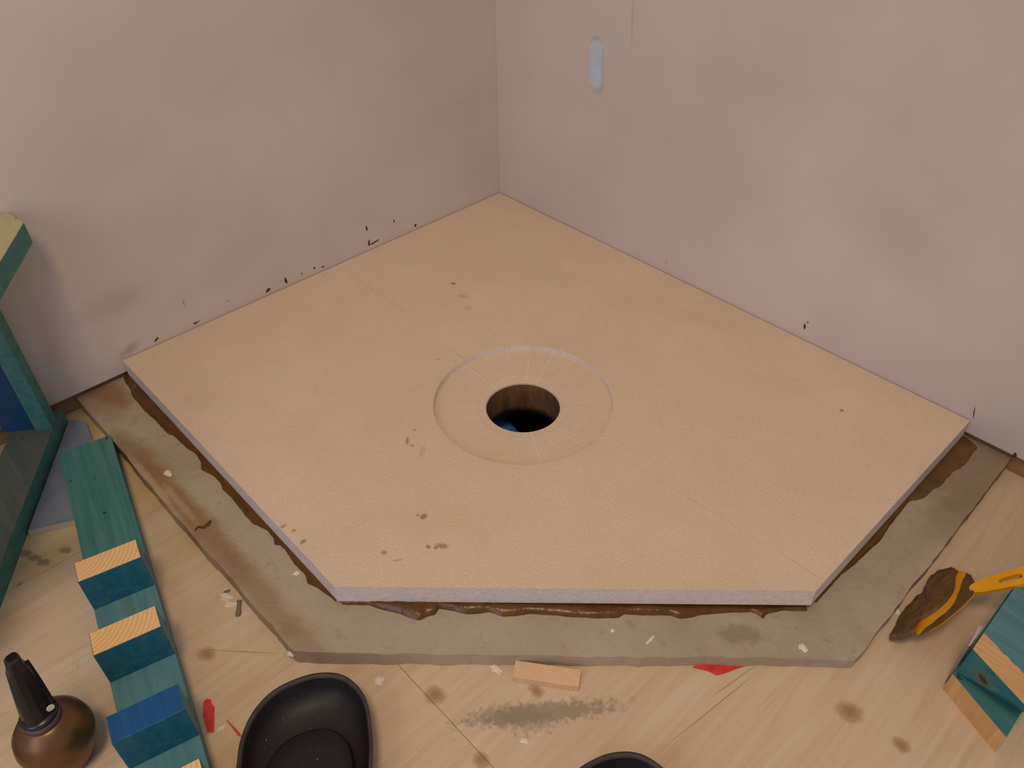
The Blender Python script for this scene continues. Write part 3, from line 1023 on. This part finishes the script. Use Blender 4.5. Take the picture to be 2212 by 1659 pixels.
chips = [
    (363, 1022, .0282, .0085, .0055, 'cream plaster chip on the left arm of the cement bed'),
    (488, 1289, .0, .011, .007, 'larger white plaster chip on the floor beside the bed, left front'),
    (498, 1305, .0, .009, .006, 'smaller white plaster chip just in front of a larger one'),
    (641, 1238, .0282, .006, .004, 'tiny white chip on the bed near the tray left front corner'),
    (1407, 1380, .022, .010, .0025, 'thin pale splinter on the front of the cement bed'),
    (1735, 1399, .019, .006, .006, 'white chip on the cement bed near its right front corner'),
    (1938, 1320, .0, .006, .005, 'white plaster chip on floor beside the mortar-caked trowel'),
    (1323, 1363, .023, .004, .004, 'tiny round white speck on the front of the cement bed'),
    (1072, 1445, .0, .010, .006, 'flaky white plaster crumb on the floor left of pine offcut'),
    (818, 1470, .0, .007, .008, 'white plaster flake on the floor behind the left knee pad'),
    (1133, 1600, .0, .006, .004, 'white drop on the floor below the grey cement scuff'),
    (478, 1573, .0, .006, .004, 'white crumb on the floor between red strip and knee pad'),
]
for i, (px, py, z, rx, ry, lab) in enumerate(chips):
    blob('plaster_chip', px, py, z + .0003, rx, ry, .0022, .4 * i, M['white'], lab, 'plaster chip', 'plaster chips lying about', i)
# white flakes along the foot of the bed's front face
for i, (px, py, rx, ry, lab) in enumerate([(742, 1413, .016, .004, 'long white plaster flake along the front foot of cement bed'), (827, 1417, .009, .004, 'short white plaster flake along the front foot of cement bed'),
                                           (632, 1412, .008, .005, 'white plaster flake at the left front corner of cement bed')]):
    blob('plaster_flake', px, py, .012, rx, ry, .0015, .78, M['white'], lab, 'plaster chip', 'plaster chips lying about', 40 + i)
ribbon('cement_drip', [(517, 1297), (516, 1312), (515, 1325), (514, 1332)], .0003, [.004, .003, .0045, .003], .0015, M['greydrip'], 'dark grey cement drip on floor left of the bed corner', 'cement drip')
ribbon('cement_smear', [(478, 1288), (488, 1279), (497, 1275)], .0002, [.001, .0035, .002], .0010, M['greydrip'], 'short grey cement dab behind the white chips', 'cement drip')

# mortar splashes on the walls (real lumps standing on the surface)


def splash(px, py, rx, rz_, wall, label, rot=0.0, seed=0):
    c = onx(px, py, 0) if wall == 'L' else ony(px, py, 0)
    rnd = random.Random(seed + 11)
    n = 9
    V = []
    for h, k in ((0, 1), (.0012, .6)):
        for i in range(n):
            a = 2 * math.pi * i / n
            j = 1 + rnd.uniform(-.35, .35)
            u, v = rx * k * j * math.cos(a), rz_ * k * j * math.sin(a)
            u, v = u * math.cos(rot) - v * math.sin(rot), u * math.sin(rot) + v * math.cos(rot)
            V.append((h, u, v) if wall == 'L' else (u, -h, v))
    Fc = [list(range(n)), list(range(n, 2 * n))] + [[i, (i + 1) % n, n + (i + 1) % n, n + i] for i in range(n)]
    o = mesh_obj('mortar_splash', V, Fc, M['splat'])
    o.location = c
    return tag(o, label, 'mortar splash', 'mortar splashes on the walls')


for i, (px, py, rx, rz_, wall, rot, lab) in enumerate([
    (579, 627, .0065, .003, 'L', .5, 'brown mortar splash low on the left wall, second from trestle'),
    (617, 606, .003, .0075, 'L', .1, 'upright dark mortar splash on left wall, third from trestle'),
    (652, 591, .0012, .003, 'L', .3, 'tiny mortar fleck on left wall beside the upright splash'),
    (679, 579, .002, .0025, 'L', 0, 'tiny dark triangular mortar fleck halfway along the left wall joint'),
    (697, 576, .0035, .0015, 'L', .3, 'tiny flat mortar fleck halfway along the left wall joint'),
    (809, 523, .0150, .0016, 'L', .12, 'long thin mortar streak in the left wall joint'),
    (797, 525, .0022, .0075, 'L', -.2, 'short upright mortar streak beside the long thin streak'),
    (792, 493, .0024, .007, 'L', .1, 'tan mortar smear on left wall above the long streak'),
    (851, 478, .0012, .005, 'L', .1, 'thin upright mortar fleck on left wall, highest of all'),
    (897, 487, .003, .003, 'L', 0, 'dark mortar fleck on left wall nearest to the corner'),
    (338, 733, .006, .002, 'L', .5, 'reddish mortar smear low on left wall nearest to the trestle'),
    (423, 697, .007, .0015, 'L', .1, 'thin grey mortar smear in the left wall joint'),
    (1738, 706, .0022, .0065, 'R', .25, 'single dark mortar drop on the right wall above the tray'),
    (1745, 696, .002, .001, 'R', 0, 'tiny mortar dot just above the drop on the right wall'),
    (2104, 892, .0007, .011, 'R', .25, 'hair-thin dark crack line on right wall at the tray end'),
    (2192, 983, .003, .006, 'R', 0, 'dark mortar smudge on right wall above the bed end'),
]):
    splash(px, py, rx, rz_, wall, lab, rot, i)
